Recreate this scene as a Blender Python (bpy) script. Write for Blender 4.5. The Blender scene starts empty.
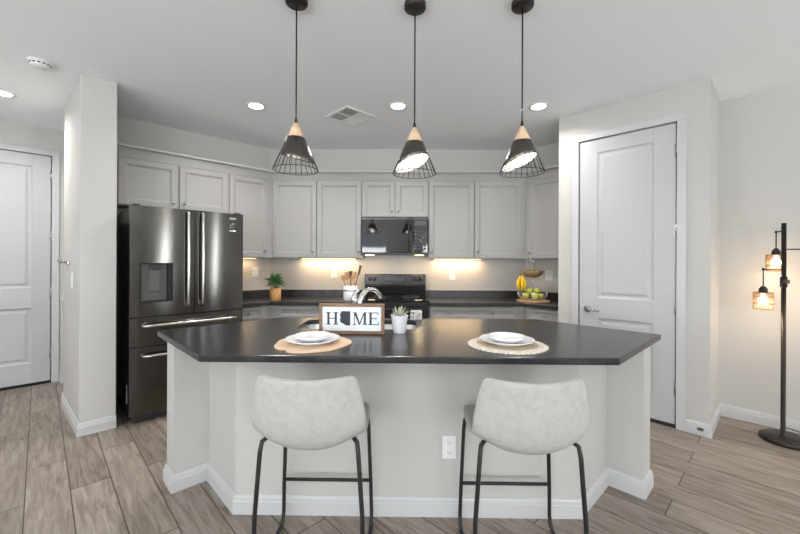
import bpy, bmesh, math, random
from mathutils import Matrix, Vector
C = bpy.context.scene.collection
PI = math.pi
R = math.radians
random.seed(7)

# ------------------------------------------------------------------ camera
cam_d = bpy.data.cameras.new('camera'); cam = bpy.data.objects.new('camera', cam_d); C.objects.link(cam)
cam_d.sensor_width = 36; cam_d.lens = 370/800*36; cam_d.shift_y = -6.5/800; cam_d.clip_start = .05
cam.matrix_world = Matrix.Translation((0, 0, 1.3365)) @ Matrix.Rotation(.0131, 4, 'Z') @ Matrix.Rotation(PI/2, 4, 'X') @ Matrix.Rotation(.0044, 4, 'Z')
bpy.context.scene.camera = cam
# ------------------------------------------------------------------ world, daylight, exposure
w = bpy.data.worlds.new('world'); bpy.context.scene.world = w; w.use_nodes = True
w.node_tree.nodes['Background'].inputs[0].default_value = (.85, .92, 1, 1)
w.node_tree.nodes['Background'].inputs[1].default_value = 1.5
def area(name, loc, rot, sx, sy, power, col=(1, 1, 1), spread=PI):
    d = bpy.data.lights.new(name, 'AREA'); d.shape = 'RECTANGLE'; d.size = sx; d.size_y = sy; d.energy = power; d.color = col; d.spread = spread
    o = bpy.data.objects.new(name, d); C.objects.link(o); o.location = loc; o.rotation_euler = rot; return o
# daylight entering through the rear and left windows; two added east lights streak the fridge
area('daylight_rear_window', (-1.7, -3.88, 1.3), (R(150), 0, 0), 2.2, 2.0, 160, (.92, .965, 1))
area('daylight_rear_patio_window', (1.6, -3.88, 1.45), (R(150), 0, 0), 1.9, 1.8, 116, (.92, .965, 1))
area('fridge_streak_light', (4.88, -2.4, 1.28), (R(108), 0, R(90)), .28, 2.2, 52, (.92, .965, 1))  # unseen light, narrowed and placed to draw the left fridge streak
area('added_east_fill_light', (4.88, .62, 1.28), (R(100), 0, R(90)), .16, 2.2, 22, (.92, .965, 1))  # added fill for the fridge cabinets, also streaks the right fridge door
area('daylight_left_window', (-4.88, -1.4, 1.4), (R(150), 0, R(-90)), 1.9, 1.8, 92, (.92, .965, 1))
vs = bpy.context.scene.view_settings
vs.view_transform = 'Standard'; vs.look = 'None'; vs.exposure = 0.43; vs.gamma = 1; vs.use_curve_mapping = False

# ------------------------------------------------------------------ materials
def new_mat(name):
    m = bpy.data.materials.new(name); m.use_nodes = True
    nt = m.node_tree; return m, nt, nt.nodes['Principled BSDF']
def mat(name, col, rough=.5, metal=0, spec=.5, bump=None, vary=None, emit=None, coat=0, sheen=0):
    m, nt, b = new_mat(name)
    b.inputs['Base Color'].default_value = (*col, 1); b.inputs['Roughness'].default_value = rough
    b.inputs['Metallic'].default_value = metal; b.inputs['Specular IOR Level'].default_value = spec
    if coat: b.inputs['Coat Weight'].default_value = coat; b.inputs['Coat Roughness'].default_value = .05
    if sheen: b.inputs['Sheen Weight'].default_value = sheen
    if emit: b.inputs['Emission Color'].default_value = (*emit[0], 1); b.inputs['Emission Strength'].default_value = emit[1]
    tc = nt.nodes.new('ShaderNodeTexCoord')
    if vary:   # (scale, second colour, contrast lo, hi)
        n = nt.nodes.new('ShaderNodeTexNoise'); n.inputs['Scale'].default_value = vary[0]; n.inputs['Detail'].default_value = 5
        if len(vary) > 4:
            mp = nt.nodes.new('ShaderNodeMapping'); mp.inputs['Scale'].default_value = vary[4]
            nt.links.new(tc.outputs['Object'], mp.inputs[0]); nt.links.new(mp.outputs[0], n.inputs[0])
        else: nt.links.new(tc.outputs['Object'], n.inputs[0])
        r = nt.nodes.new('ShaderNodeMapRange'); r.inputs[1].default_value = vary[2]; r.inputs[2].default_value = vary[3]
        mx = nt.nodes.new('ShaderNodeMix'); mx.data_type = 'RGBA'
        mx.inputs[6].default_value = (*col, 1); mx.inputs[7].default_value = (*vary[1], 1)
        nt.links.new(n.outputs[0], r.inputs[0]); nt.links.new(r.outputs[0], mx.inputs[0]); nt.links.new(mx.outputs[2], b.inputs['Base Color'])
    if bump:   # (scale, strength, distance)
        n2 = nt.nodes.new('ShaderNodeTexNoise'); n2.inputs['Scale'].default_value = bump[0]; n2.inputs['Detail'].default_value = 3
        nt.links.new(tc.outputs['Object'], n2.inputs[0])
        bp = nt.nodes.new('ShaderNodeBump'); bp.inputs['Strength'].default_value = bump[1]; bp.inputs['Distance'].default_value = bump[2]
        nt.links.new(n2.outputs[0], bp.inputs['Height']); nt.links.new(bp.outputs[0], b.inputs['Normal'])
    return m
M = {}
M['wall'] = mat('wall_paint', (.55, .535, .505), .75, spec=.25, bump=(90, .12, .004))
M['ceil'] = mat('ceiling_paint', (.90, .91, .925), .9, spec=.1, bump=(70, .15, .004))
M['island'] = mat('island_paint', (.525, .51, .48), .7, spec=.25, bump=(90, .1, .004))
M['trim'] = mat('white_trim', (.565, .565, .565), .4)
M['door'] = mat('white_door', (.505, .507, .512), .45)
M['cab'] = mat('cabinet_paint', (.335, .327, .31), .5)
M['cabin'] = mat('cabinet_edge', (.34, .33, .31), .6)
M['nickel'] = mat('brushed_nickel', (.42, .41, .39), .22, 1)
M['chrome'] = mat('chrome', (.85, .85, .86), .08, 1)
M['black'] = mat('black_enamel', (.012, .012, .013), .25)
M['blackmetal'] = mat('black_metal', (.025, .022, .021), .4, .3)
M['bronze'] = mat('dark_bronze', (.14, .122, .108), .24, 1)
M['blackglass'] = mat('black_glass', (.006, .006, .007), .04, spec=.75)
M['darkplastic'] = mat('dark_plastic', (.03, .03, .032), .45)
M['whiteplastic'] = mat('white_plastic', (.80, .80, .79), .4)
M['slot'] = mat('dark_slot', (.05, .05, .05), .6)
M['ceramic'] = mat('white_ceramic', (.86, .86, .87), .22)
M['potwhite'] = mat('white_matte_pot', (.82, .83, .86), .45)
M['gasket'] = mat('black_gap', (.006, .006, .006), .7)
M['steel'] = mat('sink_steel', (.72, .72, .71), .32, 1)
M['grey'] = mat('grey_vent', (.36, .36, .36), .6)
M['stool'] = mat('grey_suede', (.455, .441, .415), .85, spec=.2, bump=(60, .25, .004), vary=(34, (.395, .382, .358), .40, .75), sheen=.1)
M['mat1'] = mat('pale_wood_slice', (.80, .60, .42), .7, vary=(14, (.72, .48, .31), .35, .7), bump=(60, .3, .003))
M['mat2'] = mat('woven_straw', (.70, .56, .40), .8, vary=(120, (.52, .40, .27), .35, .65), bump=(160, .6, .003))
M['fringe'] = mat('straw_fringe', (.80, .74, .64), .8, vary=(90, (.62, .55, .45), .35, .65), bump=(120, .5, .003))
M['signwhite'] = mat('sign_board', (.82, .85, .87), .5)
M['signink'] = mat('sign_ink', (.022, .03, .045), .55)
M['signwood'] = mat('sign_wood', (.30, .19, .11), .6, vary=(9, (.17, .10, .06), .35, .7, (1, 8, 8)))
M['lightwood'] = mat('pendant_wood', (.78, .56, .37), .5, vary=(10, (.66, .44, .27), .35, .7, (6, 6, .6)))
M['utwood'] = mat('utensil_wood', (.50, .29, .13), .5, vary=(20, (.38, .20, .08), .3, .7))
M['utdark'] = mat('dark_utensil', (.09, .045, .02), .4)
M['board'] = mat('fruit_board_wood', (.55, .33, .17), .5, vary=(18, (.42, .24, .11), .3, .7))
M['copper'] = mat('wooden_pot', (.62, .33, .13), .4, vary=(30, (.45, .21, .08), .35, .65))
M['leaf'] = mat('leaf_green', (.035, .11, .025), .45, vary=(40, (.07, .19, .05), .35, .65))
M['succ'] = mat('succulent_green', (.42, .46, .30), .5, vary=(60, (.62, .62, .48), .35, .65))
M['soil'] = mat('soil', (.03, .02, .015), .9)
M['banana'] = mat('banana_yellow', (.85, .55, .02), .45, vary=(20, (.75, .45, .02), .4, .7))
M['apple'] = mat('green_apple', (.50, .55, .06), .3, vary=(14, (.62, .58, .12), .35, .7))
M['lime'] = mat('dull_green_fruit', (.22, .20, .06), .5, vary=(20, (.12, .15, .04), .35, .7))
M['basket'] = mat('brown_basket', (.20, .12, .05), .6, vary=(60, (.32, .20, .09), .35, .65))
M['stain'] = mat('speckled_box', (.72, .69, .64), .5, vary=(70, (.16, .14, .12), .52, .58))
M['rattan'] = mat('rattan', (.48, .31, .17), .6)
M['lampbase'] = mat('dark_brown_metal', (.014, .010, .008), .4, .1)
M['white_in'] = mat('shade_white_inside', (.85, .84, .80), .5)
M['bulb'] = mat('bulb_glow', (1, .95, .85), .3, emit=((1, .90, .74), 5))
M['bulbwarm'] = mat('warm_bulb_glow', (1, .9, .7), .3, emit=((1, .80, .52), 7))
M['led'] = mat('recessed_glow', (1, 1, 1), .3, emit=((1, .97, .93), 14))
M['warmled'] = mat('warm_strip_glow', (1, .8, .5), .3, emit=((1, .74, .42), 8))
M['glow_display'] = mat('clock_display', (.06, .065, .07), .2)

def glass_mat():
    m, nt, b = new_mat('window_glass'); b.inputs['Transmission Weight'].default_value = 1; b.inputs['Roughness'].default_value = 0; b.inputs['IOR'].default_value = 1.02
    return m
M['glass'] = glass_mat()

def stainless():
    m, nt, b = new_mat('black_stainless')
    b.inputs['Base Color'].default_value = (.125, .12, .11, 1); b.inputs['Metallic'].default_value = 1
    tc = nt.nodes.new('ShaderNodeTexCoord'); mp = nt.nodes.new('ShaderNodeMapping'); mp.inputs['Scale'].default_value = (1.5, 1.5, 220)
    n = nt.nodes.new('ShaderNodeTexNoise'); n.inputs['Scale'].default_value = 2; n.inputs['Detail'].default_value = 4
    nt.links.new(tc.outputs['Object'], mp.inputs[0]); nt.links.new(mp.outputs[0], n.inputs[0])
    r = nt.nodes.new('ShaderNodeMapRange'); r.inputs[3].default_value = .15; r.inputs[4].default_value = .18
    nt.links.new(n.outputs[0], r.inputs[0]); nt.links.new(r.outputs[0], b.inputs['Roughness'])
    b.inputs['Anisotropic'].default_value = .8; b.inputs['Anisotropic Rotation'].default_value = .25
    tg = nt.nodes.new('ShaderNodeTangent'); tg.direction_type = 'RADIAL'; tg.axis = 'Z'
    nt.links.new(tg.outputs[0], b.inputs['Tangent'])
    return m
M['fridge'] = stainless()
M['darksteel'] = mat('dark_grey_plastic', (.09, .088, .08), .4)
M['fridgehandle'] = mat('fridge_handle_steel', (.55, .54, .52), .22, 1)

def granite():
    m, nt, b = new_mat('black_speckled_stone')
    tc = nt.nodes.new('ShaderNodeTexCoord')
    n = nt.nodes.new('ShaderNodeTexNoise'); n.inputs['Scale'].default_value = 12; n.inputs['Detail'].default_value = 8
    nt.links.new(tc.outputs['Object'], n.inputs[0])
    cr = nt.nodes.new('ShaderNodeValToRGB'); e = cr.color_ramp.elements
    e[0].position = .35; e[0].color = (.016, .016, .018, 1); e[1].position = .7; e[1].color = (.034, .033, .034, 1)
    nt.links.new(n.outputs[0], cr.inputs[0])
    v = nt.nodes.new('ShaderNodeTexVoronoi'); v.inputs['Scale'].default_value = 160
    nt.links.new(tc.outputs['Object'], v.inputs[0])
    mr = nt.nodes.new('ShaderNodeMapRange'); mr.inputs[1].default_value = .10; mr.inputs[2].default_value = .22; mr.inputs[3].default_value = 1; mr.inputs[4].default_value = 0
    nt.links.new(v.outputs['Distance'], mr.inputs[0])
    n2 = nt.nodes.new('ShaderNodeTexNoise'); n2.inputs['Scale'].default_value = 60
    nt.links.new(tc.outputs['Object'], n2.inputs[0])
    m2 = nt.nodes.new('ShaderNodeMapRange'); m2.inputs[1].default_value = .52; m2.inputs[2].default_value = .64
    nt.links.new(n2.outputs[0], m2.inputs[0])
    mu = nt.nodes.new('ShaderNodeMath'); mu.operation = 'MULTIPLY'
    nt.links.new(mr.outputs[0], mu.inputs[0]); nt.links.new(m2.outputs[0], mu.inputs[1])
    mx = nt.nodes.new('ShaderNodeMix'); mx.data_type = 'RGBA'; mx.inputs[7].default_value = (.22, .22, .23, 1)
    nt.links.new(mu.outputs[0], mx.inputs[0]); nt.links.new(cr.outputs[0], mx.inputs[6]); nt.links.new(mx.outputs[2], b.inputs['Base Color'])
    b.inputs['Roughness'].default_value = .23; b.inputs['Specular IOR Level'].default_value = .42
    return m
M['granite'] = granite()

def planks():
    m, nt, b = new_mat('wood_plank_floor')
    tc = nt.nodes.new('ShaderNodeTexCoord'); mp = nt.nodes.new('ShaderNodeMapping')
    # planks run along (-1,1): x' along plank, y' across
    mp.inputs['Rotation'].default_value = (0, 0, R(-135)); 
    nt.links.new(tc.outputs['Object'], mp.inputs[0])
    sh = nt.nodes.new('ShaderNodeVectorMath'); sh.operation = 'ADD'; sh.inputs[1].default_value = (.35, -.055, 0)
    nt.links.new(mp.outputs[0], sh.inputs[0])
    br = nt.nodes.new('ShaderNodeTexBrick'); br.offset = .37; br.offset_frequency = 2; br.squash = 1
    br.inputs['Scale'].default_value = 1; br.inputs['Brick Width'].default_value = 1.22; br.inputs['Row Height'].default_value = .186
    br.inputs['Mortar Size'].default_value = .003; br.inputs['Mortar Smooth'].default_value = .2; br.inputs['Bias'].default_value = 0
    br.inputs['Color1'].default_value = (0, 0, 0, 1); br.inputs['Color2'].default_value = (1, 1, 1, 1); br.inputs['Mortar'].default_value = (.5, .5, .5, 1)
    nt.links.new(sh.outputs[0], br.inputs[0])
    # grain: stretched noise, shifted per plank
    sc = nt.nodes.new('ShaderNodeVectorMath'); sc.operation = 'MULTIPLY'; sc.inputs[1].default_value = (2.2, 20, 1)
    nt.links.new(sh.outputs[0], sc.inputs[0])
    off = nt.nodes.new('ShaderNodeVectorMath'); off.operation = 'MULTIPLY_ADD'
    off.inputs[1].default_value = (7, 3, 5); nt.links.new(br.outputs['Color'], off.inputs[0]); nt.links.new(sc.outputs[0], off.inputs[2])
    g = nt.nodes.new('ShaderNodeTexNoise'); g.inputs['Scale'].default_value = 1.6; g.inputs['Detail'].default_value = 12; g.inputs['Roughness'].default_value = .66; g.inputs['Distortion'].default_value = .9
    nt.links.new(off.outputs[0], g.inputs[0])
    cr = nt.nodes.new('ShaderNodeValToRGB'); e = cr.color_ramp.elements
    e[0].position = .32; e[0].color = (.15, .115, .09, 1); e[1].position = .68; e[1].color = (.365, .315, .270, 1)
    x = cr.color_ramp.elements.new(.5); x.color = (.265, .220, .184, 1)
    nt.links.new(g.outputs[0], cr.inputs[0])
    tone = nt.nodes.new('ShaderNodeMapRange'); tone.inputs[3].default_value = .88; tone.inputs[4].default_value = 1.20
    nt.links.new(br.outputs['Color'], tone.inputs[0])
    mul = nt.nodes.new('ShaderNodeVectorMath'); mul.operation = 'SCALE'
    nt.links.new(cr.outputs[0], mul.inputs[0]); nt.links.new(tone.outputs[0], mul.inputs['Scale'])
    mx = nt.nodes.new('ShaderNodeMix'); mx.data_type = 'RGBA'; mx.inputs[7].default_value = (.06, .045, .035, 1)
    nt.links.new(br.outputs['Fac'], mx.inputs[0]); nt.links.new(mul.outputs[0], mx.inputs[6]); nt.links.new(mx.outputs[2], b.inputs['Base Color'])
    b.inputs['Roughness'].default_value = .42; b.inputs['Specular IOR Level'].default_value = .4
    bp = nt.nodes.new('ShaderNodeBump'); bp.inputs['Strength'].default_value = .12; bp.inputs['Distance'].default_value = .003
    nt.links.new(g.outputs[0], bp.inputs['Height']); nt.links.new(bp.outputs[0], b.inputs['Normal'])
    return m
M['floor'] = planks()

# ------------------------------------------------------------------ mesh helpers
class MB:
    def __init__(s): s.v = []; s.f = []; s.sm = []
    def add(s, vs, fs, smooth=False, T=None):
        n = len(s.v)
        for v in vs:
            v = Vector(v); s.v.append(T @ v if T else v)
        for f in fs: s.f.append([i+n for i in f]); s.sm.append(smooth)
        return s
    def box(s, x0, x1, y0, y1, z0, z1, T=None):
        x0, x1 = min(x0, x1), max(x0, x1); y0, y1 = min(y0, y1), max(y0, y1); z0, z1 = min(z0, z1), max(z0, z1)
        return s.add([(x0,y0,z0),(x1,y0,z0),(x1,y1,z0),(x0,y1,z0),(x0,y0,z1),(x1,y0,z1),(x1,y1,z1),(x0,y1,z1)],
              [(0,3,2,1),(4,5,6,7),(0,1,5,4),(1,2,6,5),(2,3,7,6),(3,0,4,7)], False, T)
    def prism(s, poly, z0, z1, T=None):
        a = sum(poly[i][0]*poly[(i+1)%len(poly)][1]-poly[(i+1)%len(poly)][0]*poly[i][1] for i in range(len(poly)))
        if a < 0: poly = poly[::-1]
        n = len(poly); vs = [(p[0],p[1],z0) for p in poly]+[(p[0],p[1],z1) for p in poly]
        fs = [list(range(n))[::-1], list(range(n,2*n))]+[(i,(i+1)%n,(i+1)%n+n,i+n) for i in range(n)]
        return s.add(vs, fs, False, T)
    def lathe(s, prof, seg=32, T=None, smooth=True, cap0=False, cap1=False):
        vs = []; fs = []; n = len(prof)
        for k in range(seg):
            a = 2*PI*k/seg
            for r, z in prof: vs.append((r*math.cos(a), r*math.sin(a), z))
        for k in range(seg):
            k2 = (k+1) % seg
            for i in range(n-1): fs.append((k*n+i, k2*n+i, k2*n+i+1, k*n+i+1))
        if cap0: fs.append([k*n for k in range(seg)][::-1])
        if cap1: fs.append([k*n+n-1 for k in range(seg)])
        return s.add(vs, fs, smooth, T)
    def tube(s, pts, r, seg=8, T=None, closed=False, caps=True):
        pts = [Vector(p) for p in pts]; n = len(pts); vs = []; fs = []
        rr = r if isinstance(r, (list, tuple)) else [r]*n
        up = None
        for i in range(n):
            if closed: d = pts[(i+1)%n]-pts[i-1]
            else: d = pts[min(i+1,n-1)]-pts[max(i-1,0)]
            d.normalize()
            if up is None:
                up = Vector((0,0,1)) if abs(d.z) < .9 else Vector((1,0,0))
            a = d.cross(up)
            if a.length < 1e-4: a = d.cross(Vector((0,1,0)))
            a.normalize(); b = a.cross(d).normalized(); up = b
            for k in range(seg):
                t = 2*PI*k/seg; vs.append(pts[i]+(a*math.cos(t)+b*math.sin(t))*rr[i])
        for i in range(n if closed else n-1):
            j = (i+1) % n
            for k in range(seg):
                k2 = (k+1) % seg; fs.append((i*seg+k, j*seg+k, j*seg+k2, i*seg+k2))
        if caps and not closed:
            fs.append(list(range(seg))); fs.append([(n-1)*seg+k for k in range(seg)][::-1])
        return s.add(vs, fs, True, T)
    def ball(s, c, r, T=None, sz=1, seg=16, rings=9):
        prof = [(max(r*math.sin(PI*i/rings), 1e-4), -r*sz*math.cos(PI*i/rings)) for i in range(rings+1)]
        TT = Matrix.Translation(c); return s.lathe(prof, seg, (T @ TT) if T else TT)
def link(o, parent=None):
    C.objects.link(o)
    if parent: o.parent = parent
    return o
def obj(name, mb, m, parent=None, bevel=0, subsurf=0, solid=0, fixn=True):
    me = bpy.data.meshes.new(name); me.from_pydata([tuple(v) for v in mb.v], [], mb.f)
    me.polygons.foreach_set('use_smooth', mb.sm); me.update()
    if fixn:
        bm = bmesh.new(); bm.from_mesh(me); bmesh.ops.recalc_face_normals(bm, faces=bm.faces); bm.to_mesh(me); bm.free()
    me.materials.append(m if not isinstance(m, str) else M[m])
    o = bpy.data.objects.new(name, me); link(o, parent)
    if solid:
        md = o.modifiers.new('solid', 'SOLIDIFY'); md.thickness = abs(solid); md.offset = 1 if solid > 0 else -1
    if bevel:
        md = o.modifiers.new('bevel', 'BEVEL'); md.width = bevel; md.segments = 2; md.limit_method = 'ANGLE'; md.angle_limit = R(40)
    if subsurf:
        md = o.modifiers.new('sub', 'SUBSURF'); md.levels = subsurf; md.render_levels = subsurf
    return o
def tag(o, label, cat, group=None):
    o['label'] = label; o['category'] = cat
    if group: o['group'] = group
    return o
def thing(name, label, cat, loc=(0,0,0), rz=0, group=None):
    o = bpy.data.objects.new(name, None); C.objects.link(o); o.empty_display_size = .1
    o.location = loc; o.rotation_euler = (0, 0, rz); return tag(o, label, cat, group)
def struct(name, mb, m, loc=(0,0,0), rz=0, bevel=0):
    o = obj(name, mb, m, None, bevel); o.location = loc; o.rotation_euler = (0,0,rz); o['kind'] = 'structure'; return o
def dup(root, name=None):
    r = root.copy(); C.objects.link(r)
    for ch in list(root.children):
        c = ch.copy(); C.objects.link(c); c.parent = r
        for g in list(ch.children):
            d = g.copy(); C.objects.link(d); d.parent = c
    return r
def arc(c, r, a0, a1, n, plane='xz'):
    out = []
    for i in range(n+1):
        a = R(a0+(a1-a0)*i/n); p, q = r*math.cos(a), r*math.sin(a)
        out.append((c[0]+p, c[1], c[2]+q) if plane == 'xz' else (c[0], c[1]+p, c[2]+q) if plane == 'yz' else (c[0]+p, c[1]+q, c[2]))
    return out
def paneled(mb, x0, x1, z0, z1, yf, yb, panels, prof):
    """slab whose front (-y) carries moulded panels; panels share one x range and are stacked"""
    px0, px1 = panels[0][0], panels[0][1]
    mb.box(x0, px0, yf, yb, z0, z1); mb.box(px1, x1, yf, yb, z0, z1)
    zs = [z0]
    for p in sorted(panels, key=lambda p: p[2]): zs += [p[2], p[3]]
    zs.append(z1)
    for i in range(0, len(zs), 2): mb.box(px0, px1, yf, yb, zs[i], zs[i+1])
    for (a0, a1, b0, b1) in panels:
        ring = lambda d, y: [(a0+d, yf+y, b0+d), (a1-d, yf+y, b0+d), (a1-d, yf+y, b1-d), (a0+d, yf+y, b1-d)]
        vs = []; fs = []
        for d, y in prof: vs += ring(d, y)
        for i in range(len(prof)-1):
            for k in range(4): fs.append((i*4+k, i*4+(k+1)%4, i*4+4+(k+1)%4, i*4+4+k))
        n = (len(prof)-1)*4; fs.append((n, n+1, n+2, n+3)); mb.add(vs, fs)
        mb.box(a0, a1, yf+max(p[1] for p in prof)+.002, yb, b0, b1)
    return mb
SHAKER = [(0, 0), (.003, .005), (.009, .0055), (.014, .012)]
DOORP = [(0, 0), (.012, .010), (.030, .011), (.052, .003)]
BASEP = [(0, 0), (.016, 0), (.016, .066), (.012, .070), (.0115, .084), (.006, .096), (0, .098)]
def sweep(mb, path, prof, side=1):
    """profile (out, z) swept along a plan polyline with mitred corners; side=+1 puts 'out' on the left of travel"""
    P = [Vector((p[0], p[1])) for p in path]; n = len(P); k = len(prof); vs = []; fs = []
    for i in range(n):
        d0 = (P[i]-P[i-1]).normalized() if i > 0 else (P[1]-P[0]).normalized()
        d1 = (P[i+1]-P[i]).normalized() if i < n-1 else d0
        n0 = Vector((-d0.y, d0.x))*side; n1 = Vector((-d1.y, d1.x))*side
        m = (n0+n1); m = m/ (m.length_squared/2) if m.length > 1e-6 else n0
        for o_, z in prof: q = P[i]+m*o_; vs.append((q.x, q.y, z))
    for i in range(n-1):
        for j in range(k): fs.append((i*k+j, i*k+(j+1)%k, (i+1)*k+(j+1)%k, (i+1)*k+j))
    fs.append(list(range(k))); fs.append([(n-1)*k+j for j in range(k)][::-1])
    return mb.add(vs, fs)

# frames: kitchen left run (wall y=0, room towards -y), pantry wall, right run
CL, CR, YB, ZC = 6.42, 6.22, 4.70, 2.743
LO = (YB-CL, YB, 0); LR = R(45)             # left run frame
RO = (CR-YB, YB, 0); RR = R(-45)            # right run frame
PO = (1.512, 3.663, 0)                       # pantry wall frame (same rotation as RR)
def lw(x, y, z=0): c = math.sqrt(.5); return (LO[0]+c*(x-y), LO[1]+c*(x+y), z)
def rw(x, y, z=0): c = math.sqrt(.5); return (RO[0]+c*(x+y), RO[1]+c*(-x+y), z)
def pw(x, y, z=0): c = math.sqrt(.5); return (PO[0]+c*(x+y), PO[1]+c*(-x+y), z)

# ------------------------------------------------------------------ setting
struct('floor', MB().box(-6, 6, -4.3, 8, -.1, 0), 'floor')
struct('ceiling', MB().box(-6, 6, -4.3, 8, ZC, ZC+.1), 'ceil')
struct('wall_back', MB().box(LO[0]-.05, RO[0]+.05, YB, YB+.12, 0, ZC), 'wall')
struct('wall_left', MB().box(-1.944, .0, 0, .12, 0, ZC), 'wall', LO, LR)
struct('wall_pillar', MB().prism([(-1.89, -.853), (-1.667, -.853), (-1.667, 0), (-1.945, 0)], 0, ZC), 'wall', LO, LR, .006)
HY = (7.77-CL)/math.sqrt(2)                  # hall wall depth in the left frame
dx0, dx1 = -2.925, -2.014
hw = MB(); hw.box(-6.0, dx0, HY, HY+.14, 0, ZC); hw.box(dx1, -.6, HY, HY+.14, 0, ZC); hw.box(dx0, dx1, HY, HY+.14, 2.447, ZC); hw.box(dx0, dx1, HY+.075, HY+.14, 0, 2.447)  # last box backs the door opening, added to stop light leaking around it
struct('wall_hall', hw, 'wall', LO, LR)
struct('wall_right', MB().box(0, 1.4, 0, .12, 0, ZC), 'wall', RO, RR)
PD = .605
struct('wall_dining', MB().box(1.10, 6.5, PD, PD+.12, 0, ZC), 'wall', PO, RR)
pwm = MB(); D0, D1 = .190, .944
pwm.box(0, D0, 0, .11, 0, ZC); pwm.box(D1, 1.151, 0, .11, 0, ZC); pwm.box(D0, D1, 0, .11, 2.462, ZC)
pwm.box(0, .11, .11, (CR-5.175)/math.sqrt(2), 0, ZC); pwm.box(1.041, 1.151, .11, PD, 0, ZC)
struct('wall_pantry', pwm, 'wall', PO, RR)
# rear part of the room behind the camera, with its windows and an added east pair
def windowed(name, n, x0, x1, wins, loc, rz):
    mb = MB(); xs = x0
    for a, b, z0, z1 in wins:
        mb.box(xs, a, 0, .14, 0, ZC); mb.box(a, b, 0, .14, 0, z0); mb.box(a, b, 0, .14, z1, ZC); xs = b
    mb.box(xs, x1, 0, .14, 0, ZC); struct(name, mb, 'wall', loc, rz)
    for i, (a, b, z0, z1) in enumerate(wins):
        f = MB(); t = .06
        f.box(a, a+t, .02, .12, z0, z1); f.box(b-t, b, .02, .12, z0, z1); f.box(a+t, b-t, .02, .12, z0, z0+t); f.box(a+t, b-t, .02, .12, z1-t, z1)
        f.box((a+b)/2-.03, (a+b)/2+.03, .03, .11, z0+t, z1-t)
        wo = struct('window_%d' % (n+i), f, 'trim', loc, rz)
        g = obj('pane', MB().box(a+t, b-t, .065, .072, z0+t, z1-t), 'glass', wo)
windowed('wall_rear', 1, -5.0, 5.0, [(-2.9, -.5, .05, 2.35), (.6, 2.6, .5, 2.4)], (0, -4.0, 0), PI)
windowed('wall_east', 3, -2.6, 4.0, [(-.82, -.42, .08, 2.42), (2.15, 2.65, .08, 2.42)], (5.0, 0, 0), R(-90))  # unseen narrow windows, added and placed for streaks on the fridge
windowed('wall_west', 5, -4.0, 2.8, [(-2.4, -.4, .45, 2.35)], (-5.0, 0, 0), R(90))

# soffit over the upper cabinets and its projecting lip
UF = 4.395; ULy = -(CL-5.97)/math.sqrt(2); URy = -(CR-5.815)/math.sqrt(2); UD = YB-UF
cornerL = (UF+.018-5.97-.018*1.41, UF+.018); cornerR = (5.815+.018*1.41-UF-.018, UF+.018)
a = lw(-1.667, ULy+.018); b = rw(.60, URy+.018)
sof = [a[:2], cornerL, cornerR, pw(0, .0)[:2]]
eL = lw(-1.66, 0); rend = rw(.64, 0)
endR = None
def isect(p, d, q, e):
    det = d[0]*-e[1]+e[0]*d[1]; t = ((q[0]-p[0])*-e[1]+e[0]*(q[1]-p[1]))/det; return (p[0]+d[0]*t, p[1]+d[1]*t)
rs = isect(cornerR, (1, -1), PO[:2], (1, 1)); rwall = isect(RO[:2], (1, -1), PO[:2], (1, 1))
struct('trim_1', MB().prism([a[:2], cornerL, cornerR, rs, rwall, RO[:2], LO[:2], eL[:2]], 2.286, 2.378), 'cab')
sw = MB(); sweep(sw, [a[:2], cornerL, cornerR, rs], [(-.25, 2.378), (.036, 2.378), (.042, 2.384), (.042, 2.394), (.038, 2.399), (-.25, 2.399)], -1)
struct('trim_2', sw, 'wall')
# door casings
def casing(mb, x0, x1, zt, wd=.062, y0=0, yo=-.016):
    for (p, q, r_, s_) in ((x0-wd, x0, 0, zt), (x1, x1+wd, 0, zt), (x0-wd, x1+wd, zt, zt+wd)):
        mb.box(p, q, yo, y0, r_, s_)
    return mb
struct('trim_3', casing(MB(), D0, D1, 2.462), 'trim', PO, RR, .004)
struct('trim_4', casing(MB(), dx0, dx1, 2.447, .062, HY, HY-.016), 'trim', LO, LR, .004)
def jamb(mb, x0, x1, zt, y0, y1):
    t = .006
    mb.box(x0, x0+t, y0, y1, 0, zt); mb.box(x1-t, x1, y0, y1, 0, zt); mb.box(x0, x1, y0, y1, zt-t, zt); return mb
# doors
def door(n, x0, x1, zt, y, panels, hinge_x, hz, loc, rz, lever=None):
    mb = paneled(MB(), x0, x1, .028, zt, y, y+.04, panels, DOORP)
    d = struct('door_%d' % n, mb, 'door', loc, rz, .002)
    for z in hz:
        h = MB(); h.tube([(hinge_x, y-.006, z-.05), (hinge_x, y-.006, z+.05)], .007, 8); h.box(hinge_x-.012, hinge_x+.012, y-.0015, y+.004, z-.05, z+.05)
        obj('hinge', h, 'nickel', d)
    if lever:
        lx, lz = lever; h = MB(); T = Matrix.Translation((lx, y, lz)) @ Matrix.Rotation(PI/2, 4, 'X')
        h.lathe([(.032, 0), (.032, .008), (.026, .014), (.013, .018), (.011, .045), (.004, .05)], 24, T, cap0=True, cap1=True)
        h.tube([(lx, y-.045, lz), (lx+.03, y-.05, lz), (lx+.07, y-.05, lz-.004), (lx+.115, y-.047, lz-.008)], [.010, .009, .008, .006], 10)
        obj('door_handle', h, 'nickel', d)
        obj('latch_plate', MB().box(x0-.008, x0-.001, y-.002, y+.02, lz-.045, lz+.045), 'nickel', d)
    return d
door(1, D0+.008, D1-.008, 2.454, .004, [(.350, .784, .243, .820), (.350, .784, 1.005, 2.335)], .940, (.316, .953, 1.591, 2.234), PO, RR, (.272, .893))
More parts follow.
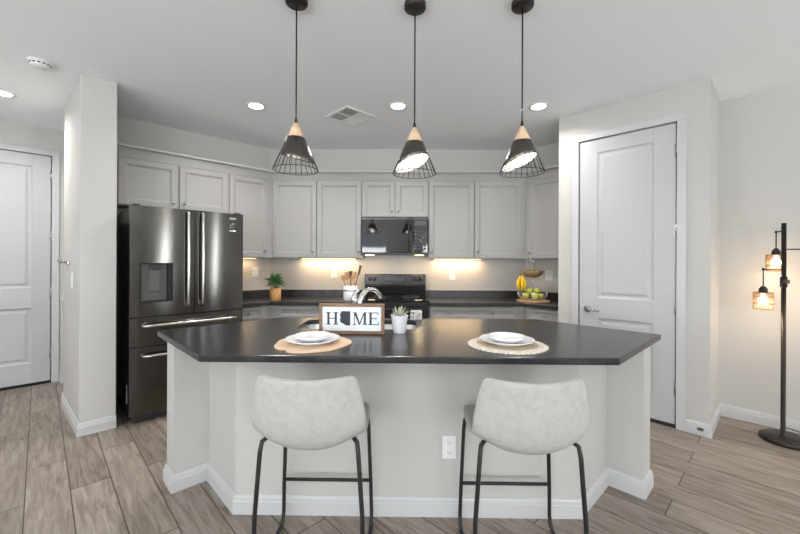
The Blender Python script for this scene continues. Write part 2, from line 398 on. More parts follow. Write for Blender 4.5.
door(2, dx0+.008, dx1-.008, 2.440, HY+.004, [(-2.762, -2.164, .24, .82), (-2.762, -2.164, 1.03, 2.316)], -2.018, (.327, .967, 1.597, 2.23), LO, LR)
struct('hall_door_gap_shade', MB().box(dx0, dx1, HY+.001, HY+.12, 0, .018), 'gasket', LO, LR)  # black strip painted in as the shade under the hall door
struct('pantry_door_gap_shade', MB().box(D0, D1, .002, .1, 0, .012), 'gasket', PO, RR)  # same for the pantry door: its dark floor gap as a black strip
# baseboards
def bb(name, path, side): struct(name, sweep(MB(), path, BASEP, side), 'trim')
bb('baseboard_pillar', [lw(-1.944, .12)[:2], lw(-1.945, 0)[:2], lw(-1.89, -.853)[:2], lw(-1.667, -.853)[:2]], -1)
bb('baseboard_pantry', [pw(1.006, 0)[:2], pw(1.151, 0)[:2], pw(1.151, PD)[:2], pw(6.2, PD)[:2]], -1)
bb('baseboard_hall', [lw(-1.950, HY)[:2], lw(-.7, HY)[:2]], -1)
struct('trim_7', MB().box(-1.945, -.9, HY-.10, HY, 0, .88), 'wall', LO, LR)
struct('trim_8', MB().box(-1.945, -.9, HY-.13, HY, .88, .91), 'trim', LO, LR, .004)

# ------------------------------------------------------------------ ceiling fixtures
def downlight(x, y, label, vis=True, power=11):
    t = thing('recessed_light', label, 'ceiling light', (x, y, ZC), 0, 'recessed ceiling lights')
    obj('trim_ring', MB().lathe([(.062, -.0035), (.085, -.0055), (.088, -.003), (.088, 0)], 32), 'whiteplastic', t)
    obj('lens', MB().lathe([(.0005, -.004), (.062, -.004)], 32), 'led', t)
    d = bpy.data.lights.new('downlight_lamp', 'AREA'); d.shape = 'DISK'; d.size = .13; d.energy = power; d.color = (1, .97, .93); d.spread = R(150)
    o = bpy.data.objects.new('downlight_lamp', d); C.objects.link(o); o.parent = t; o.location = (0, 0, -.012)
    return t
downlight(-1.367, 3.365, 'round recessed ceiling light nearest the fridge, behind the left pendant', True, 13)
downlight(-.069, 3.368, 'round recessed ceiling light in front of the microwave, behind the middle pendant')
downlight(1.21, 3.382, 'round recessed ceiling light nearest the white pantry door', True, 7)
downlight(-3.424, 3.095, 'round recessed ceiling light over the hallway, left of the pillar', True, 11)

t = thing('air_vent', 'white square ceiling air vent with four louvred quarters set diagonally', 'vent', (-.536, 3.613, ZC), R(45))
fr = MB(); s = .183
for q in ((-s, s, -s, -s+.03), (-s, s, s-.03, s), (-s, -s+.03, -s+.03, s-.03), (s-.03, s, -s+.03, s-.03)): fr.box(*q, -.010, 0)
fr.box(-.006, .006, -s+.03, s-.03, -.009, 0); fr.box(-s+.03, s-.03, -.006, .006, -.009, 0)
obj('frame', fr, 'whiteplastic', t, .003)
obj('backing', MB().box(-s+.02, s-.02, -s+.02, s-.02, -.002, -.0005), 'grey', t)
for qx in (-1, 1):
    for qy in (-1, 1):
        lv = MB(); x0, x1 = (-s+.03, -.006) if qx < 0 else (.006, s-.03); y0, y1 = (-s+.03, -.006) if qy < 0 else (.006, s-.03)
        dr = qx*qy
        for k in range(7):
            f = (k+.5)/7
            if dr > 0:
                yy = y0+(y1-y0)*f; lv.add([(x0,yy-.007,-.004+.0035*qy),(x1,yy-.007,-.004+.0035*qy),(x1,yy+.007,-.004-.0035*qy),(x0,yy+.007,-.004-.0035*qy)], [(0,1,2,3)])
            else:
                xx = x0+(x1-x0)*f; lv.add([(xx-.007,y0,-.004+.0035*qx),(xx-.007,y1,-.004+.0035*qx),(xx+.007,y1,-.004-.0035*qx),(xx+.007,y0,-.004-.0035*qx)], [(0,1,2,3)])
        obj('louvre', lv, 'whiteplastic', t, solid=.0012)
t = thing('smoke_detector', 'round white smoke detector on the ceiling near the pillar', 'smoke detector', (-2.612, 2.609, ZC))
obj('base', MB().lathe([(.001, -.012), (.068, -.012), (.070, 0)], 32), 'whiteplastic', t)
obj('cover', MB().lathe([(.060, -.012), (.058, -.030), (.045, -.040), (.001, -.042)], 32), 'whiteplastic', t)
g = MB()
for k in range(14):
    a_ = 2*PI*k/14; T = Matrix.Rotation(a_, 4, 'Z'); g.box(.0585, .0605, -.008, .008, -.026, -.017, T)
obj('grille', g, 'slot', t)

# ------------------------------------------------------------------ pendants
def pendant(x, y, ztop, low, tilt, label):
    t = thing('pendant_light', label, 'pendant light', (x, y, ZC), 0, 'cone pendants over the island')
    obj('canopy', MB().lathe([(.001, -.028), (.056, -.028), (.059, -.024), (.059, 0)], 36), 'blackmetal', t)
    zt = ztop-ZC
    obj('cord', MB().tube([(0, 0, -.026), (0, 0, zt+.03), (0, 0, zt)], .0042, 8), 'blackmetal', t)
    obj('cord_grip', MB().lathe([(.004, zt+.035), (.008, zt+.02), (.009, zt-.002), (.001, zt-.002)], 16), 'blackmetal', t)
    Hh = .252; r0, r1 = .013, .118
    rad = lambda h: r0+(r1-r0)*h/Hh
    obj('wood_collar', MB().lathe([(.001, zt), (r0-.002, zt), (rad(.083)+.001, zt-.083), (rad(.083)-.006, zt-.083)], 32), 'lightwood', t)
    # metal cone cut by a slanted plane (low side at angle 'low')
    seg = 48; vs = []; fs = []
    def cut(a_): # cone point where h = hc + tilt * r * cos(a-low)
        hc = .187; h = hc
        for _ in range(20): h = hc+tilt*rad(h)*math.cos(a_-low)
        return min(max(h, .10), Hh-.01)
    for k in range(seg):
        a_ = 2*PI*k/seg; h1 = cut(a_)
        for h in (.081, .081+(h1-.081)*.33, .081+(h1-.081)*.66, h1):
            r_ = rad(h)+.001; vs.append((r_*math.cos(a_), r_*math.sin(a_), zt-h))
    for k in range(seg):
        k2 = (k+1) % seg
        for i in range(3): fs.append((k*4+i, k2*4+i, k2*4+i+1, k*4+i+1))
    sh = obj('metal_shade', MB().add(vs, fs, True), 'bronze', t, solid=-.0012)
    vin = [(v[0]*.965, v[1]*.965, v[2]) for v in vs]
    obj('white_lining', MB().add(vin, fs, True), 'white_in', sh)
    cg = MB(); nw = 22
    for k in range(nw):
        a_ = 2*PI*(k+.5)/nw; h0 = cut(a_)-.004
        p0 = (rad(h0)*math.cos(a_), rad(h0)*math.sin(a_), zt-h0); p1 = (rad(Hh)*math.cos(a_), rad(Hh)*math.sin(a_), zt-Hh)
        cg.tube([p0, p1], .0020, 5)
    cg.tube([(rad(Hh)*math.cos(2*PI*k/48), rad(Hh)*math.sin(2*PI*k/48), zt-Hh) for k in range(48)], .0020, 6, closed=True)
    obj('wire_cage', cg, 'blackmetal', t)
    b = MB().lathe([(.001, zt-.085), (.013, zt-.088), (.014, zt-.108), (.024, zt-.135), (.029, zt-.157), (.024, zt-.178), (.012, zt-.188), (.0008, zt-.190)], 20)
    obj('bulb', b, 'bulb', t)
    d = bpy.data.lights.new('pendant_lamp', 'POINT'); d.energy = .3; d.color = (1, .9, .76); d.shadow_soft_size = .03
    o = bpy.data.objects.new('pendant_lamp', d); C.objects.link(o); o.parent = t; o.location = (0, 0, zt-.205)
pendant(-.589, 1.985, 2.073, R(-38), .40, 'leftmost cone pendant, black metal dipping to the right above the wire cage')
pendant(.050, 2.030, 2.064, R(155), .40, 'middle of the three black and wood cone pendants over the island')
pendant(.634, 2.020, 2.068, R(155), .40, 'rightmost cone pendant, wire cage ending beside the pantry wall')

# ------------------------------------------------------------------ cabinets
def knob(parent, x, y, z, r=.014):
    T = Matrix.Translation((x, y, z)) @ Matrix.Rotation(PI/2, 4, 'X')
    obj('knob', MB().lathe([(.006, 0), (.0055, .012), (r, .017), (r, .022), (r*.7, .027), (.0008, .028)], 16, T), 'nickel', parent)
def cab_door(parent, x0, x1, z0, z1, yf, kx, kz, name='door'):
    fw = .052
    mb = paneled(MB(), x0, x1, z0, z1, yf, yf+.018, [(x0+fw, x1-fw, z0+fw, z1-fw)], SHAKER)
    d = obj(name, mb, 'cab', parent, .0025)
    if kx is not None: knob(d, kx, yf, kz)
    return d
def drawer(parent, x0, x1, z0, z1, yf, knobs):
    fw = .03
    d = obj('drawer', paneled(MB(), x0, x1, z0, z1, yf, yf+.018, [(x0+fw, x1-fw, z0+fw, z1-fw)], SHAKER), 'cab', parent, .002)
    for k in knobs: knob(d, k, yf, (z0+z1)/2)
def upper(loc, rz, x0, x1, z0, z1, yf, doors, label, bx=None, yback=0):
    """doors: (x0,x1,knob_x,knob_z); coordinates in the frame of loc/rz"""
    t = thing('wall_cabinet', label, 'cabinet', loc, rz, 'grey upper cabinets')
    a_, b_ = bx or (x0, x1)
    obj('body', MB().box(a_+.0005, b_-.0005, yf+.019, yback-.001, z0-.004, z1-.001), 'cab', t)
    for d in doors: cab_door(t, d[0], d[1], z0+.004, z1-.008, yf, d[2], d[3])
    return t
ZU0, ZU1 = 1.366, 2.285
B = (0, YB, 0); yb = -UD
kz = ZU0+.075
upper(B, 0, -1.5815, -1.052, ZU0, ZU1, yb, [(-1.580, -1.058, -1.098, kz)], 'grey single-door upper cabinet in the left corner, above the green potted plant')
upper(B, 0, -1.052, -.5155, ZU0, ZU1, yb, [(-1.048, -.524, -.548, kz)], 'grey single-door upper cabinet directly left of the microwave, above the utensil crock')
upper(B, 0, -.5155, .2785, 1.853, ZU1, yb, [(-.510, -.126, -.158, 1.918), (-.112, .270, -.080, 1.918)], 'short grey two-door upper cabinet above the black microwave')
upper(B, 0, .2785, .820, ZU0, ZU1, yb, [(.286, .813, .316, kz)], 'grey single-door upper cabinet directly right of the microwave')
upper(B, 0, .820, 1.4265, ZU0, ZU1, yb, [(.828, 1.372, .860, kz)], 'grey single-door upper cabinet in the right corner, second from the microwave')
upper(LO, LR, -.625, -.106, ZU0, ZU1, ULy, [(-.612, -.180, -.222, kz)], 'tall grey upper cabinet on the angled wall beside the fridge')
upper(LO, LR, -1.665, -.625, 1.842, ZU1, ULy, [(-1.592, -1.116, -1.155, 1.90), (-1.097, -.632, -1.058, 1.90)], 'wide grey two-door cabinet above the steel fridge')
upper(RO, RR, .138, .724, ZU0, ZU1, URy, [(.170, .64, .205, kz)], 'grey upper cabinet on the right angled wall, partly hidden by the pantry wall')
# under-cabinet light bars
def bar(loc, rz, x0, x1, y, z, label, power):
    t = thing('light_bar', label, 'cabinet light', loc, rz, 'warm lights under the upper cabinets')
    obj('housing', MB().box(x0, x1, y-.018, y+.018, z-.006, z), 'whiteplastic', t)
    obj('lens', MB().box(x0+.006, x1-.006, y-.013, y+.013, z-.0075, z-.0061), 'warmled', t)
    d = bpy.data.lights.new('bar_lamp', 'AREA'); d.shape = 'RECTANGLE'; d.size = x1-x0-.02; d.size_y = .03; d.energy = power; d.color = (1, .66, .36)
    o = bpy.data.objects.new('bar_lamp', d); C.objects.link(o); o.parent = t; o.location = ((x0+x1)/2, y, z-.012)
bar(B, 0, -1.30, -.62, -.07, ZU0-.0045, 'warm light strip under the upper cabinets left of the microwave', 2.3)
bar(B, 0, .36, .95, -.07, ZU0-.0045, 'warm light strip under the upper cabinets right of the microwave', 2.1)
bar(LO, LR, -.52, -.22, -.09, ZU0-.0045, 'warm light strip under the tall cabinet beside the fridge', .45)

# ------------------------------------------------------------------ base cabinets and counters
FB = 4.075; dY = FB-YB                     # front plane of base doors in the back frame
ZB = .834
def base(loc, rz, x0, x1, yf, drawers, doors, label, yback=0):
    t = thing('base_cabinet', label, 'cabinet', loc, rz, 'grey base cabinets along the walls')
    obj('body', MB().box(x0+.0005, x1-.0005, yf+.019, yback-.001, .10, ZB), 'cab', t)
    obj('toe_kick', MB().box(x0+.001, x1-.001, yf+.08, yback-.02, 0.001, .10), 'cabin', t)
    for d in drawers: drawer(t, d[0], d[1], .70, .822, yf, d[2])
    for d in doors: cab_door(t, d[0], d[1], .115, .69, yf, d[2], .64)
base(B, 0, -1.518, -.506, dY, [(-1.405, -.515, (-1.17, -.74))], [(-1.405, -.963, -1.00), (-.957, -.515, -.92)], 'grey base cabinet with a wide drawer left of the range')
base(B, 0, .268, 1.325, dY, [(.282, 1.225, (.505, .965))], [(.282, .75, .715), (.757, 1.225, .795)], 'grey base cabinet with a wide two-knob drawer right of the range')
LyB = -.62; RyB = -.615
base(LO, LR, -.695, -.287, LyB+.03, [(-.685, -.345, (-.515,))], [(-.685, -.345, -.375)], 'narrow grey base cabinet between the fridge and the left corner')
base(RO, RR, .292, .724, RyB+.03, [(.325, .715, (.52,))], [(.325, .715, .36)], 'grey base cabinet on the right angled wall beside the pantry wall')
ZK0, ZK1 = .836, .876; FC = 4.048
def counter(poly, splash, label):
    t = thing('countertop', label, 'countertop')
    obj('slab', MB().prism(poly, ZK0, ZK1), 'granite', t, .005)
    s_ = MB(); sweep(s_, splash, [(.001, ZK1+.0005), (.021, ZK1+.0005), (.021, ZK1+.086), (.001, ZK1+.086)], -1)
    obj('backsplash', s_, 'granite', t, .002)
li = isect((0, FC), (1, 0), lw(0, LyB)[:2], (1, 1)); le = lw(-.698, LyB)[:2]; lwl = lw(-.698, -.001)[:2]
cl_ = (LO[0]+.0005, YB-.001)
counter([(-.5055, YB-.001), (-.5055, FC), li, le, lwl, cl_], [lwl, cl_, (-.506, YB-.001)], 'black stone countertop with low backsplash left of the range, turning the corner to the fridge')
ri = isect((0, FC), (1, 0), rw(0, RyB)[:2], (1, -1)); re_ = isect(rw(0, RyB)[:2], (1, -1), pw(-.002, 0)[:2], (1, 1)); rwl = isect(rw(0, -.001)[:2], (1, -1), pw(-.002, 0)[:2], (1, 1))
cr_ = (RO[0]-.0005, YB-.001)
counter([(.2675, YB-.001), (.2675, FC), ri, re_, rwl, cr_], [(.268, YB-.001), cr_, rwl], 'black stone countertop with low backsplash right of the range, under the fruit stand')

# ------------------------------------------------------------------ range
t = thing('range', 'black freestanding electric range between the base cabinets', 'stove', (-.119, 4.04, 0))
W2 = .379
obj('body', MB().box(-W2, W2, .03, .64, .05, .892), 'black', t, .004)
obj('cooktop', MB().box(-W2-.002, W2+.002, -.005, .60, .8925, .906), 'blackglass', t, .004)
for (x, y, r_) in ((-.19, .17, .10), (.19, .17, .08), (-.19, .42, .075), (.19, .42, .10)):
    obj('burner_ring', MB().tube([(x+r_*math.cos(2*PI*k/40), y+r_*math.sin(2*PI*k/40), .9062) for k in range(40)], .0012, 4, closed=True), 'darksteel', t)
bg = MB(); bg.add([(-W2,.585,.9065),(W2,.585,.9065),(W2,.655,.9065),(-W2,.655,.9065),(-W2,.56,1.03),(W2,.56,1.03),(W2,.655,1.03),(-W2,.655,1.03)], [(0,1,5,4),(1,2,6,5),(2,3,7,6),(3,0,4,7),(0,3,2,1),(4,5,6,7)])
bk = obj('backguard', bg.box(-W2, W2, .57, .655, 1.03, 1.165), 'black', t, .008)
obj('display', MB().box(-.13, .11, .566, .571, 1.075, 1.135), 'glow_display', bk, .002)
for x in (-.315, -.255, .255, .315):
    T = Matrix.Translation((x, .57, 1.105)) @ Matrix.Rotation(PI/2, 4, 'X')
    obj('knob', MB().lathe([(.026, 0), (.024, .012), (.018, .014), (.016, .03), (.0008, .031)], 20, T), 'darkplastic', bk)
od = obj('oven_door', MB().box(-W2+.004, W2-.004, 0, .03, .24, .875), 'black', t, .006)
obj('oven_window', MB().box(-.25, .25, -.003, .0, .42, .70), 'blackglass', od)
obj('handle', MB().tube([(-.33, 0, .80), (-.33, -.045, .81), (-.30, -.05, .81), (.30, -.05, .81), (.33, -.045, .81), (.33, 0, .80)], .012, 10), 'black', od)
obj('warming_drawer', MB().box(-W2+.004, W2-.004, .002, .03, .07, .23), 'black', t, .006)

# ------------------------------------------------------------------ microwave
t = thing('microwave', 'black over-the-range microwave under the short cabinet', 'microwave', (-.119, 0, 0))
MZ0, MZ1 = 1.402, 1.847; my = 4.335
obj('body', MB().box(-.390, .390, my+.03, YB-.002, MZ0, MZ1), 'black', t, .003)
md = obj('door', MB().box(-.390, .205, my, my+.029, MZ0+.022, MZ1-.002), 'blackglass', t, .006)
obj('door_window', MB().box(-.32, .12, my-.0015, my, MZ0+.08, MZ1-.06), 'blackglass', md)
obj('handle', MB().tube([(.165, my, MZ0+.05), (.165, my-.035, MZ0+.07), (.165, my-.038, MZ0+.2), (.165, my-.035, MZ1-.05), (.165, my, MZ1-.03)], .010, 10), 'blackglass', md)
cp = obj('control_panel', MB().box(.210, .390, my, my+.029, MZ0+.022, MZ1-.002), 'blackglass', t, .006)
kb = MB()
for i in range(4):
    for j in range(6): kb.box(.232+i*.036, .258+i*.036, my-.001, my, MZ0+.06+j*.04, MZ0+.085+j*.04)
obj('keypad', kb, 'darkplastic', cp); obj('display', MB().box(.23, .37, my-.001, my, MZ1-.10, MZ1-.05), 'glow_display', cp)
obj('vent_grille', MB().box(-.385, .385, my+.005, my+.028, MZ0+.002, MZ0+.02), 'darkplastic', t)
for x in (-.30, .29):
    obj('task_light', MB().box(x-.05, x+.05, my+.06, my+.12, MZ0-.004, MZ0+.002), 'warmled', t)
    d = bpy.data.lights.new('task_lamp', 'AREA'); d.size = .08; d.energy = .9; d.color = (1, .74, .44)
    o = bpy.data.objects.new('task_lamp', d); C.objects.link(o); o.parent = t; o.location = (x, my+.09, MZ0-.01)

# ------------------------------------------------------------------ fridge
t = thing('refrigerator', 'dark stainless french-door refrigerator with a water dispenser', 'fridge', lw(-1.148, -.948), LR)
FW = .446; body = MB().box(-FW+.003, FW-.003, .075, .86, .035, 1.755)
obj('cabinet', body, 'black', t, .004)
for sx in (-1, 1): obj('hinge_cover', MB().box(sx*(FW-.02)-.05*(sx > 0), sx*(FW-.02)+.05*(sx < 0), .02, .16, 1.756, 1.785), 'darkplastic', t, .006)
def curved_slab(x0, x1, z0, z1, hole=None, y_back=.062):
    """door front bowed across the whole fridge width"""
    f = lambda x: .022*(x/FW)**2*1.0
    xs = sorted(set([x0+(x1-x0)*i/14 for i in range(15)]+([hole[0], hole[1]] if hole else [])))
    zs = [z0, z1] if not hole else [z0, hole[2], hole[3], z1]
    mb = MB(); vs = []; fs = []; idx = {}
    for i, x in enumerate(xs):
        for j, z in enumerate(zs):
            idx[i, j] = len(vs); vs.append((x, f(x), z))
    for i in range(len(xs)-1):
        for j in range(len(zs)-1):
            if hole and j == 1 and xs[i] >= hole[0]-1e-6 and xs[i+1] <= hole[1]+1e-6: continue
            fs.append((idx[i,j], idx[i+1,j], idx[i+1,j+1], idx[i,j+1]))
    n = len(vs)
    mb.add(vs, fs, True)
    # sides, back, top, bottom
    rim = [(x, f(x)) for x in xs]+[(x1, y_back), (x0, y_back)]
    mb.add([(p[0], p[1], z0) for p in rim], [list(range(len(rim)))[::-1]]); mb.add([(p[0], p[1], z1) for p in rim], [list(range(len(rim)))])
    mb.add([(x0, f(x0), z0), (x0, y_back, z0), (x0, y_back, z1), (x0, f(x0), z1)], [(0,1,2,3)])
    mb.add([(x1, f(x1), z0), (x1, y_back, z0), (x1, y_back, z1), (x1, f(x1), z1)], [(3,2,1,0)])
    mb.add([(x0, y_back, z0), (x1, y_back, z0), (x1, y_back, z1), (x0, y_back, z1)], [(3,2,1,0)])
    return mb
def handle_v(parent, x, z0, z1, bow):
    pts = [(x, .004, z0), (x, -.03, z0+.015)]+[(x+bow*math.sin(PI*i/10), -.045-.012*math.sin(PI*i/10), z0+.03+(z1-z0-.06)*i/10) for i in range(11)]+[(x, -.03, z1-.015), (x, .004, z1)]
    obj('handle', MB().tube(pts, .0125, 10), 'fridgehandle', parent)
sp = .020
dl = obj('door', curved_slab(-FW, sp-.003, .872, 1.770, (-.381, -.147, .984, 1.307)), 'fridge', t)
dr_ = obj('door', curved_slab(sp+.003, FW, .872, 1.770), 'fridge', t)
handle_v(dl, -.040, .93, 1.755, 0); handle_v(dr_, .075, .93, 1.755, 0)
dm = MB(); X0, X1, Z0, Z1 = -.381, -.147, .984, 1.307
dm.box(X0, X1, .070, .074, Z0, Z1); dm.box(X0, X0+.012, .012, .07, Z0, Z1); dm.box(X1-.035, X1, .004, .07, Z0, Z1); dm.box(X0, X1, .012, .07, Z1-.012, Z1); dm.box(X0+.012, X1-.035, .016, .07, Z0, Z0+.012)
obj('dispenser', dm, 'gasket', dl)
obj('dispenser_recess', MB().box(X0+.012, X1-.035, .055, .069, Z0+.012, Z1-.012), 'darksteel', dl)
obj('dispenser_paddle', MB().box(X0+.065, X1-.085, .035, .054, Z0+.085, Z1-.06), 'darksteel', dl, .005)
obj('dispenser_nozzle', MB().box(X0+.07, X1-.07, .015, .054, Z1-.05, Z1-.0125), 'darkplastic', dl, .006)
# small emblem and energy badge on the right door
em = MB(); fx = lambda x: .022*(x/FW)**2
T = Matrix.Translation((.345, fx(.345)-.0012, 1.655)) @ Matrix.Rotation(PI/2, 4, 'X')
em.tube([(.020*math.cos(2*PI*k/24), .020*math.sin(2*PI*k/24), 0) for k in range(20)]+[(.004, 0, 0)], .0022, 5, T)
em2 = MB().box(.316, .376, fx(.345)-.003, fx(.345), 1.715, 1.732)
em3 = MB()
em3.box(.318, .372, fx(.345)-.003, fx(.345), 1.602, 1.612)
obj('emblem', em, 'chrome', dr_); obj('badge', em2, 'chrome', dr_); obj('badge', em3, 'chrome', dr_)
d1 = obj('freezer_drawer', curved_slab(-FW, FW, .630, .860), 'fridge', t)
d2 = obj('freezer_drawer', curved_slab(-FW, FW, .075, .618), 'fridge', t)
def handle_h(parent, z):
    xs = [-.355+.71*i/12 for i in range(13)]
    pts = [(-.36, .012, z), (-.36, -.02, z)]+[(x, -.045-.012*(1-(x/.36)**2), z) for x in xs]+[(.36, -.02, z), (.36, .012, z)]
    obj('handle', MB().tube(pts, .0125, 10), 'fridgehandle', parent)
handle_h(d1, .800); handle_h(d2, .556)
gp = MB().box(-FW+.004, FW-.004, .020, .07, .616, .632).box(-FW+.004, FW-.004, .020, .07, .858, .874).box(sp-.004, sp+.004, .010, .07, .875, 1.765)
obj('gasket', gp, 'gasket', t)
ft = MB()
obj('kick_plate', MB().box(-FW+.02, FW-.02, .06, .10, .02, .072), 'darkplastic', t)
for x in (-.38, .38):
    for y in (.10, .80): obj('foot', MB().lathe([(.001, 0), (.022, 0), (.022, .01), (.012, .014), (.012, .036)], 16, Matrix.Translation((x, y, 0))), 'darkplastic', t)
obj('rating_sticker', MB().box(-FW+.0015, -FW+.003, .14, .17, .15, .30), 'grey', t)

# ------------------------------------------------------------------ island
XI = .014
t = thing('kitchen_island', 'light grey drywall island base with white baseboard under the dark top', 'island', (XI, 0, 0))
fY = 1.945
half = [(.905, fY), (1.207, 2.245), (1.340, 2.112), (1.450, 2.222), (1.02, 2.652)]
poly = half+[(-x, y) for x, y in half[::-1]]
ib = obj('base_wall', MB().prism(poly, 0, .8815), 'island', t, .004)
path = [(1.40, 2.272), (1.450, 2.222), (1.340, 2.112), (1.207, 2.245), (.905, fY)]
path = path+[(-x, y) for x, y in path[::-1]]
obj('baseboard', sweep(MB(), path, BASEP, 1), 'trim', t)
# countertop with a sink cut-out
t = thing('countertop', 'six-sided dark speckled stone island top carrying plates, sign and sink', 'countertop', (XI, 0, 0))
outer = [(-.925, 1.626), (.925, 1.626), (1.476, 2.168), (.935, 2.705), (-.935, 2.705), (-1.476, 2.168)]
def rrect(x0, x1, y0, y1, r, n=6):
    out = []
    for cx, cy, a0 in ((x1-r, y0+r, -90), (x1-r, y1-r, 0), (x0+r, y1-r, 90), (x0+r, y0+r, 180)):
        for i in range(n+1):
            a_ = R(a0+90*i/n); out.append((cx+r*math.cos(a_), cy+r*math.sin(a_)))
    return out
SX0, SX1, SY0, SY1 = -.690, .065, 2.275, 2.625
hole = rrect(SX0, SX1, SY0, SY1, .07)
bm = bmesh.new()
def loop(pts, z):
    vs_ = [bm.verts.new((p[0], p[1], z)) for p in pts]; return vs_, [bm.edges.new((vs_[i], vs_[(i+1) % len(vs_)])) for i in range(len(vs_))]
ZI0, ZI1 = .882, .914
for z in (ZI0, ZI1):
    vo, eo = loop(outer, z); vh, eh = loop(hole, z)
    bmesh.ops.triangle_fill(bm, use_beauty=True, use_dissolve=False, edges=eo+eh)
    if z == ZI0: lo, lh = vo, vh
    else:
        for a_, b_ in ((lo, vo), (lh, vh)):
            n = len(a_)
            for i in range(n): bm.faces.new((a_[i], a_[(i+1) % n], b_[(i+1) % n], b_[i]))
bmesh.ops.recalc_face_normals(bm, faces=bm.faces)
me = bpy.data.meshes.new('slab'); bm.to_mesh(me); bm.free(); me.materials.append(M['granite'])
o = bpy.data.objects.new('slab', me); link(o, t); md = o.modifiers.new('bevel', 'BEVEL'); md.width = .006; md.segments = 3; md.limit_method = 'ANGLE'; md.angle_limit = R(50)
# the island base is solid: hollow it for the sink with a boolean-free trick is not needed, the basin sits in a shallow well
t = thing('kitchen_sink', 'steel undermount double sink set into the island top behind the sign', 'sink', (XI, 0, 0))
def basin(x0, x1):
    mb = MB(); o_ = rrect(x0, x1, SY0-.012, SY1+.012, .07); i_ = rrect(x0+.03, x1-.03, SY0+.02, SY1-.02, .06); n = len(o_)
    vs_ = [(p[0], p[1], .8805) for p in o_]+[(p[0]*1, p[1], .72) for p in i_]
    fs_ = [(k, (k+1) % n, (k+1) % n+n, k+n) for k in range(n)]+[list(range(n, 2*n))]
    return mb.add(vs_, fs_, True)
obj('basin', basin(SX0-.012, -.32), 'steel', t, fixn=False); obj('basin', basin(-.305, SX1+.012), 'steel', t, fixn=False)
obj('divider', MB().box(-.320, -.305, SY0, SY1, .79, .872), 'steel', t, .004)
# hollow for the basins in the base wall
cut = MB().box(SX0-.03, SX1+.03, SY0-.03, SY1+.025, .70, 1.0)
bmx = bmesh.new(); bmx.from_mesh(ib.data)
bm2 = bpy.data.meshes.new('cut'); bm2.from_pydata([tuple(v) for v in cut.v], [], cut.f); bm2.update()
co = bpy.data.objects.new('cut', bm2); C.objects.link(co); co.parent = ib
bmx.free()
bo = ib.modifiers.new('well', 'BOOLEAN'); bo.operation = 'DIFFERENCE'; bo.object = co; bo.solver = 'EXACT'
ib.modifiers.move(1, 0)
bpy.context.view_layer.update()
dg = bpy.context.evaluated_depsgraph_get(); nm = bpy.data.meshes.new_from_object(ib.evaluated_get(dg))
ib.modifiers.clear(); ib.data = nm; nm.name = 'base_wall'
bpy.data.objects.remove(co)

# faucet
t = thing('faucet', 'chrome single-lever kitchen faucet arching behind the sign', 'faucet', (-.285, 2.235, .914), R(15))
obj('base', MB().lathe([(.001, 0), (.032, 0), (.032, .012), (.026, .02), (.024, .10), (.026, .15), (.020, .165), (.001, .17)], 24), 'chrome', t)
pts = [(0, 0, .09)]+[(.005+.085-.085*math.cos(R(a_)), .10*(1-math.cos(R(a_)))*.6, .125+.115*math.sin(R(a_))) for a_ in range(0, 151, 15)]
obj('spout', MB().tube(pts, [.020]+[.019-.0006*i for i in range(len(pts)-1)], 14), 'chrome', t)
obj('lever', MB().tube([(-.005, 0, .155), (-.025, -.005, .19), (-.015, 0, .225), (.012, .008, .243)], [.022, .017, .012, .007], 12), 'chrome', t)

# ------------------------------------------------------------------ outlets and switches
def outlet(loc, rz, label, kind='outlet', w_=.072, h_=.116):
    t = thing('wall_outlet' if kind == 'outlet' else 'light_switch', label, 'outlet' if kind == 'outlet' else 'switch', loc, rz, 'white wall plates')
    obj('cover_plate', MB().box(-w_/2, w_/2, -.006, -.0005, -h_/2, h_/2), 'whiteplastic', t, .002)
    if kind == 'outlet':
        for z in (-.026, .026):
            r_ = obj('receptacle', MB().prism([(.017*math.cos(2*PI*k/16), .5*.0+.015*math.sin(2*PI*k/16)) for k in range(16)], .006, .0085, Matrix.Translation((0, 0, z)) @ Matrix.Rotation(PI/2, 4, 'X')), 'whiteplastic', t)
            obj('slot', MB().box(-.008, -.0055, -.0092, -.0086, z-.004, z+.006).box(.0055, .008, -.0092, -.0086, z-.004, z+.006).box(-.002, .002, -.0092, -.0086, z-.010, z-.006), 'slot', r_)
    else:
        obj('rocker', MB().box(-.017, .017, -.009, -.006, -.034, .034), 'whiteplastic', t, .002)
    return t
outlet((.236, fY, .359), 0, 'white duplex outlet on the island front between the two stools')
outlet((-.90, YB, 1.165), 0, 'white outlet on the back wall left of the utensil crock')
outlet((.602, YB, 1.157), 0, 'white outlet on the back wall right of the range', 'outlet', .08, .125)
outlet(lw(-.19, 0, 1.185), LR, 'white switch plate on the angled left backsplash above the potted plant', 'switch', .075, .12)
outlet(rw(.31, 0, 1.165), RR, 'white outlet on the right backsplash behind the fruit stand', 'outlet', .09, .125)
# pillar hall side: switch and key hooks (face x=-1.89 in the left frame, facing -x)
outlet(lw(-1.9135, -.50, 1.16), R(-45)+.064, 'white rocker switch on the hall side of the pillar', 'switch', .08, .13)
t = thing('key_rack', 'small silver key hook rack on the hall side of the pillar', 'hook rack', lw(-1.932, -.22, 1.305), R(-45)+.064)
obj('rail', MB().box(-.11, .11, -.012, 0, -.014, .014), 'nickel', t, .003)
for k in range(4):
    x = -.085+k*.057; obj('hook', MB().tube([(x, -.01, .005), (x, -.045, 0), (x, -.055, .012), (x, -.055, .028)], .005, 8), 'nickel', t)
t = thing('door_stop', 'small grey door stop plate on the baseboard beside the pantry door', 'door stop', pw(1.098, -.016, .050), RR)
obj('plate', MB().box(-.020, .020, -.004, -.0003, -.012, .012), 'nickel', t, .001); obj('bumper', MB().box(-.010, .010, -.010, -.0041, -.006, .006), 'slot', t, .002)

